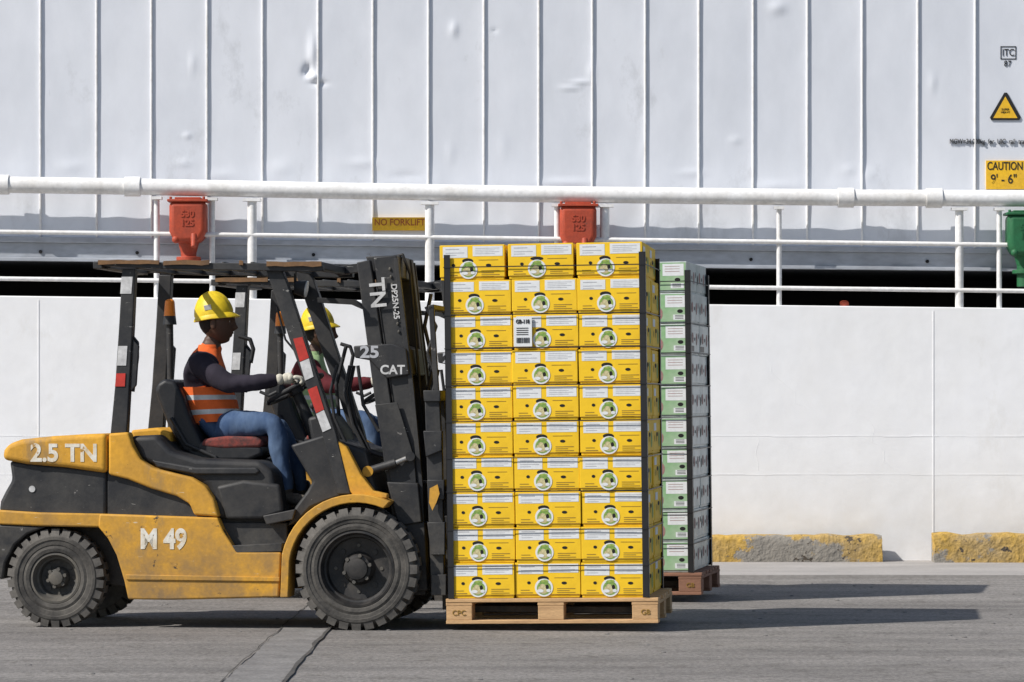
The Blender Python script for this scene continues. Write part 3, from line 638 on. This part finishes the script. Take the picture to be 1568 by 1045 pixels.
for x,y in ((1180,560),(1325,640),(1150,660)):
    pts=[]
    for k in range(10): pts.append((x,y)); x+=random.uniform(-3,14); y+=random.uniform(3,13)
    poly(pts,.0022)
mb.build('wall_cracks','wall',Wl)
def kerb(x0,x1,ht0,ht1,D,ph):
    mb=MB(); n=40; a=W(x0,0,D).x;b=W(x1,0,D).x; y=D-20
    from mathutils import noise as mn
    hs=lambda i:(ht1+(ht0-ht1)*i/n)+.02*mn.noise(Vector((i*.35,ph,0)))+random.uniform(-.003,.003)
    vs=[];fs=[]; rows=6
    for i in range(n+1):
        x=a+(b-a)*i/n; h=hs(n-i)
        prof=[(0,-.02),(.0,h*.3),(.004,h*.6),(.008,h*.82),(.02,h*.95),(.045,h),(.2,h),(.2,-.02)]
        for dy,z in prof:
            nn=mn.noise(Vector((x*9,z*12,ph)))*.012 if dy<.03 else 0
            vs.append((x+(nn*1.5 if i in(0,n) else 0),y+dy+nn,z))
    k=8
    for i in range(n):
        for j in range(k): fs.append((i*k+j,(i+1)*k+j,(i+1)*k+(j+1)%k,i*k+(j+1)%k))
    fs.append(tuple(range(k))); fs.append(tuple(n*k+j for j in range(k-1,-1,-1)))
    mb.add(vs,fs); o=mb.build('concrete_kerb_block','kerb',ang=50)
kerb(900,1351,.225,.225,27.08,1.); kerb(1431,1900,.24,.24,26.98,7.); kerb(560,860,.22,.22,27.08,3.)
# container
DC=27.60; cy=DC-20
seams=[-280,-195,-110,-24,62,148,232,317,402,487,571,656,741,825,907,988,1070,1153,1236,1320,1405,1493,1580,1665,1750,1835]
def botz(px,y0=362,y1=381): return W(px,y0+(y1-y0)*px/1568,DC).z
CE=empty('shipping_container')
dents=[(479,80,6,24,.020),(472,106,5,9,-.030),(482,118,7,5,.022),(488,128,12,3,-.018),(466,112,3,6,-.02),(873,135,14,3,.010),(890,126,14,3,.010),(906,112,5,14,.010),(695,45,5,11,.014),(1190,12,12,10,.014),(757,47,3,3,-.010),(287,208,4,4,.012),(295,97,4,14,.007),(1428,128,4,14,.008),(1126,215,8,6,.006),(1330,268,12,12,.007),(555,250,24,8,.007),(430,258,16,12,.007),(865,280,40,6,.009),(620,270,24,6,-.006),(1190,285,30,8,.007),(340,268,20,8,.006),(770,225,8,20,.004),(110,255,20,10,.007),(690,235,6,16,.005),(280,250,12,6,.007),(985,230,4,14,.006),(1300,260,10,8,.006),(1060,265,20,6,.006)]
from mathutils import noise as mnoise
mb=MB(); nx,nz=520,140; xs=[-430+ (2000+430)*i/nx for i in range(nx+1)]
ztop=5.05; vs=[];fs=[]
for i,px in enumerate(xs):
    zb_=botz(px); flat=min(1,max(.0,(1450-px)/60)) if px>1380 else 1
    for j in range(nz+1):
        z=zb_+(ztop-zb_)*j/nz; py=610-(z-H)*F/DC
        d=0
        for (a,b,sx,sy,am) in dents:
            if abs(px-a)<3*sx:
                q=((px-a)/sx)**2+((py-b)/sy)**2
                if q<9: d+=am*math.exp(-q)
        low=max(0,1-(z-zb_)/.7)
        d+= .0065*(mnoise.noise(Vector((px*.03,py*.02,1.3))))*(.22+low*1.3)*flat+.0015*mnoise.noise(Vector((px*.012,py*.006,5)))*flat
        x=(px-784)/F*DC
        vs.append((x,cy-d,z))
for i in range(nx):
    for j in range(nz): a=i*(nz+1)+j; fs.append((a,a+nz+1,a+nz+2,a+1))
mb.add(vs,fs); mb.build('side_panels','cont',CE,ang=80)
XA=vs[0][0]; XB=vs[-1][0]
mb=MB()
for s_ in seams:
    if -430<s_<2000:
        x=(s_-784)/F*DC; z0=botz(s_)
        mb.prism([(x-.010,cy+.01,z0),(x+.010,cy+.01,z0),(x+.006,cy-.017,z0),(x-.006,cy-.017,z0)],[(x-.010,cy+.01,ztop),(x+.010,cy+.01,ztop),(x+.006,cy-.017,ztop),(x-.006,cy-.017,ztop)])
mb.build('panel_ribs','pipe',CE,bevel=.003)
mb=MB()
def rail(y0a,y1a,y0b,y1b,ya,yb,m):
    a0,a1=W(-430,y0a-5.2,DC).z,W(-430,y0b-5.2,DC).z; b0,b1=W(2000,y1a+5.2,DC).z,W(2000,y1b+5.2,DC).z
    mb.prism([(XA,ya,a1),(XB,ya,b1),(XB,ya,b0),(XA,ya,a0)],[(XA,yb,a1),(XB,yb,b1),(XB,yb,b0),(XA,yb,a0)],m)
rail(362,381,371,389,cy-.02,cy+.05,0); rail(371,389,394,410,cy+.008,cy+.06,0); rail(394,410,400,415,cy-.012,cy+.05,0)
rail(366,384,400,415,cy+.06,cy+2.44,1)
mb.box(XA,XB,cy+.05,cy+2.44,2.8,ztop-.01,1)
mb.box(XA,XB,cy-.01,cy+2.44,ztop-.02,ztop+.02,0)
mb.build('bottom_rail',['rail','cdark'],CE,bevel=.004)
mb=MB()
for px in (62,210,480,655,760,985,1150,1420): 
    p=W(px,385+17*px/1568,DC); mb.cyl((p.x,cy+.009,p.z),(p.x,cy-.004,p.z),.014,seg=10)
mb.build('rail_bolts','cdark',CE)
mb=MB(); mb.box(-12,12,cy+2.3,cy+2.4,1.6,3.0); mb.build('slot_dark_backing','cdark')  # added black backing: the slot's shade is put into its colour
MK=DC-.004
def wtext(b,px,py,s,m,nm,sx=1,bold=0,par=None,D=MK): return text(b,s,W(px,py,D),m,par,nm,sx=sx,bold=bold)
wtext('87',1543,98,.065,'sigk','unit_marking_text',.9,par=CE); wtext('ITC',1544,81,.078,'sigk','unit_marking_text',.8,par=CE)
mb=MB(); a=W(1532,71,MK);b=W(1556,91,MK)
for (x0,x1,z0,z1) in ((a.x,b.x,a.z-.006,a.z),(a.x,b.x,b.z,b.z+.006),(a.x,a.x+.006,b.z,a.z),(b.x-.006,b.x,b.z,a.z)): mb.box(x0,x1,a.y,a.y+.002,z0,z1)
mb.build('unit_marking_frame','sigk',CE)
text('MGW=34,000kg  for  UIC  rail  transport',.055,W(1454,217,DC-.010),'sigk',CE,'weight_marking_text',sx=.74,align='LEFT',ext=.0045)
def wprism(mb,pts,D,th,m=0):
    P=[W(x,y,D) for x,y in pts]; mb.prism(P,[p+Vector((0,th,0)) for p in P],m)
E=empty('warning_triangle_sign'); mb=MB(); wprism(mb,[(1538,142),(1542,142),(1563,180),(1561,184),(1518,184),(1516,180)],DC-.010,.012,0); wprism(mb,[(1539.5,148),(1558,181),(1521,181)],DC-.013,.003,1); mb.build('plate',['sigk','sigy'],E,smooth=False)
text('SUPER\nHEAVY',.022,W(1539.5,170,DC-.0145),'sigk',E,'sign_text')
E=empty('caution_sign'); mb=MB(); wprism(mb,[(1510,246),(1575,246),(1575,290),(1510,290)],DC-.012,.014); mb.build('plate','sigy',E,smooth=False)
text('CAUTION',.088,W(1539,255,DC-.0135),'sigk',E,'sign_text',sx=.70,bold=.001); text("9' - 6\"",.1,W(1537,275,DC-.0135),'sigk',E,'sign_text',sx=.85,bold=.001)
E=empty('no_forklift_sign'); mb=MB(); wprism(mb,[(570,333),(652,333),(652,353),(570,353)],DC-.036,.046); mb.build('plate','sigy',E,smooth=False)
text('NO FORKLIFT',.072,W(612,341,DC-.0375),'sigr',E,'sign_text',sx=.88,bold=.001)
# pipe
PD=27.405
mb=MB(); pts=[(-400,276),(0,283),(203,286),(500,292),(784,297),(1000,299.5),(1295,303),(1568,304),(2000,306)]
mb.tube([W(x,y,PD) for x,y in pts],.064,seg=28)
yy=lambda x: [ (y0+(y1-y0)*(x-x0)/(x1-x0)) for (x0,y0),(x1,y1) in zip(pts,pts[1:]) if x0<=x<=x1][0]
for x in (2,203,1295,1430): mb.cyl(W(x-12,yy(x),PD),W(x+12,yy(x),PD),.077,seg=28)
mb.build('white_pipe','pipe',ang=40)
E=empty('guard_railing'); mb=MB()
for x,r in ((240,.022),(325,.022),(386,.036),(658,.036),(853,.022),(926,.036),(1193,.02),(1469,.032),(1530,.02),(-150,.036),(1720,.036)):
    y=yy(x); mb.cyl(W(x,y+14,PD),W(x,480,PD),r,seg=16); p=W(x,y+17,PD); mb.box(p.x-r*1.9,p.x+r*1.9,p.y-.05,p.y+.05,p.z-.01,p.z+.012)
for y0,y1 in ((355,376),(427,446)):
    mb.cyl(W(-400,y0-5,PD-.02),W(2000,y1+5,PD-.02),.017,seg=12)
mb.build('rails_and_posts','pipe',E,ang=40)
def vent(px,py,m):
    E=empty('tank_vent_head'); D=27.42
    c=W(px,py,D); mb=MB()
    X=c.x;Y=c.y;Z=c.z
    mb.prism([(X-.142,Y-.12,Z+.155),(X+.142,Y-.12,Z+.155),(X+.142,Y-.12,Z-.08),(X+.10,Y-.12,Z-.165),(X-.10,Y-.12,Z-.165),(X-.142,Y-.12,Z-.08)],[(X-.142,Y+.1,Z+.155),(X+.142,Y+.1,Z+.155),(X+.142,Y+.1,Z-.08),(X+.10,Y+.1,Z-.165),(X-.10,Y+.1,Z-.165),(X-.142,Y+.1,Z-.08)])
    mb.build('housing',m,E,bevel=.04,segs=5)
    mb=MB(); mb.box(X-.155,X+.155,Y-.13,Y+.10,Z+.150,Z+.170); mb.box(X-.10,X+.10,Y-.10,Y+.08,Z+.170,Z+.186)
    mb.cyl((X,Y,Z-.15),(X,Y,Z-.24),.085,.06); mb.cyl((X,Y,Z-.24),(X,Y,Z-.40),.06); mb.cyl((X,Y,Z-.27),(X,Y,Z-.30),.095)
    mb.cyl((X+.05,Y-.1,Z-.1),(X+.05,Y-.14,Z-.2),.028,.02); mb.sph((X-.09,Y-.10,Z-.14),(.03,.03,.03))
    for a in (-.13,.125):
        mb.cyl((X+a,Y-.1,Z+.170),(X+a,Y-.1,Z+.19),.012,seg=6)
    mb.build('flange_and_neck',m,E,bevel=.004)
    text('530\n125',.07,(X+.0,Y-.119,Z+.02),m,E,'cast_lettering',ext=.006,bold=.002)
vent(289,340,'ventr'); vent(885,347,'ventr'); vent(1569,360,'ventg')
mb=MB(); p=W(1293,470,DW+.3); mb.cyl(p+Vector((0,0,-.03)),p+Vector((0,0,.03)),.035); mb.sph(p+Vector((0,0,.03)),(.035,.035,.02)); mb.build('red_valve_cap','ventr')
# ---------------------------------------------------------------- light & camera
el,az=43,29
d=Vector((math.cos(rad(el))*math.cos(rad(az)),math.cos(rad(el))*math.sin(rad(az)),-math.sin(rad(el))))
sl=bpy.data.lights.new('sun','SUN'); sl.energy=5.0; sl.angle=rad(.53); sl.color=(1,.955,.89)
so=bpy.data.objects.new('sun',sl); S.collection.objects.link(so); so.rotation_euler=d.to_track_quat('-Z','Y').to_euler(); so.location=(-20,-20,30)
w=bpy.data.worlds.new('World'); S.world=w; w.use_nodes=True; nt=w.node_tree
sk=nt.nodes.new('ShaderNodeTexSky'); sk.sky_type='NISHITA'; sk.sun_disc=False; sk.sun_elevation=rad(el); sk.sun_rotation=rad(242)
nt.links.new(sk.outputs[0],nt.nodes['Background'].inputs[0]); nt.nodes['Background'].inputs[1].default_value=.10
cam=bpy.data.cameras.new('camera'); co=bpy.data.objects.new('camera',cam); S.collection.objects.link(co)
cam.sensor_width=36
zf,zx,zy=ZOOM
cam.lens=F/1568*36*zf; cam.shift_x=zf*(zx-784)/1568; cam.shift_y=zf*(610-zy)/1568; cam.clip_end=2000
co.location=(0,-20,H); co.rotation_euler=(rad(90),0,0); S.camera=co
S.view_settings.view_transform='Standard'; S.view_settings.look='None'; S.view_settings.exposure=0
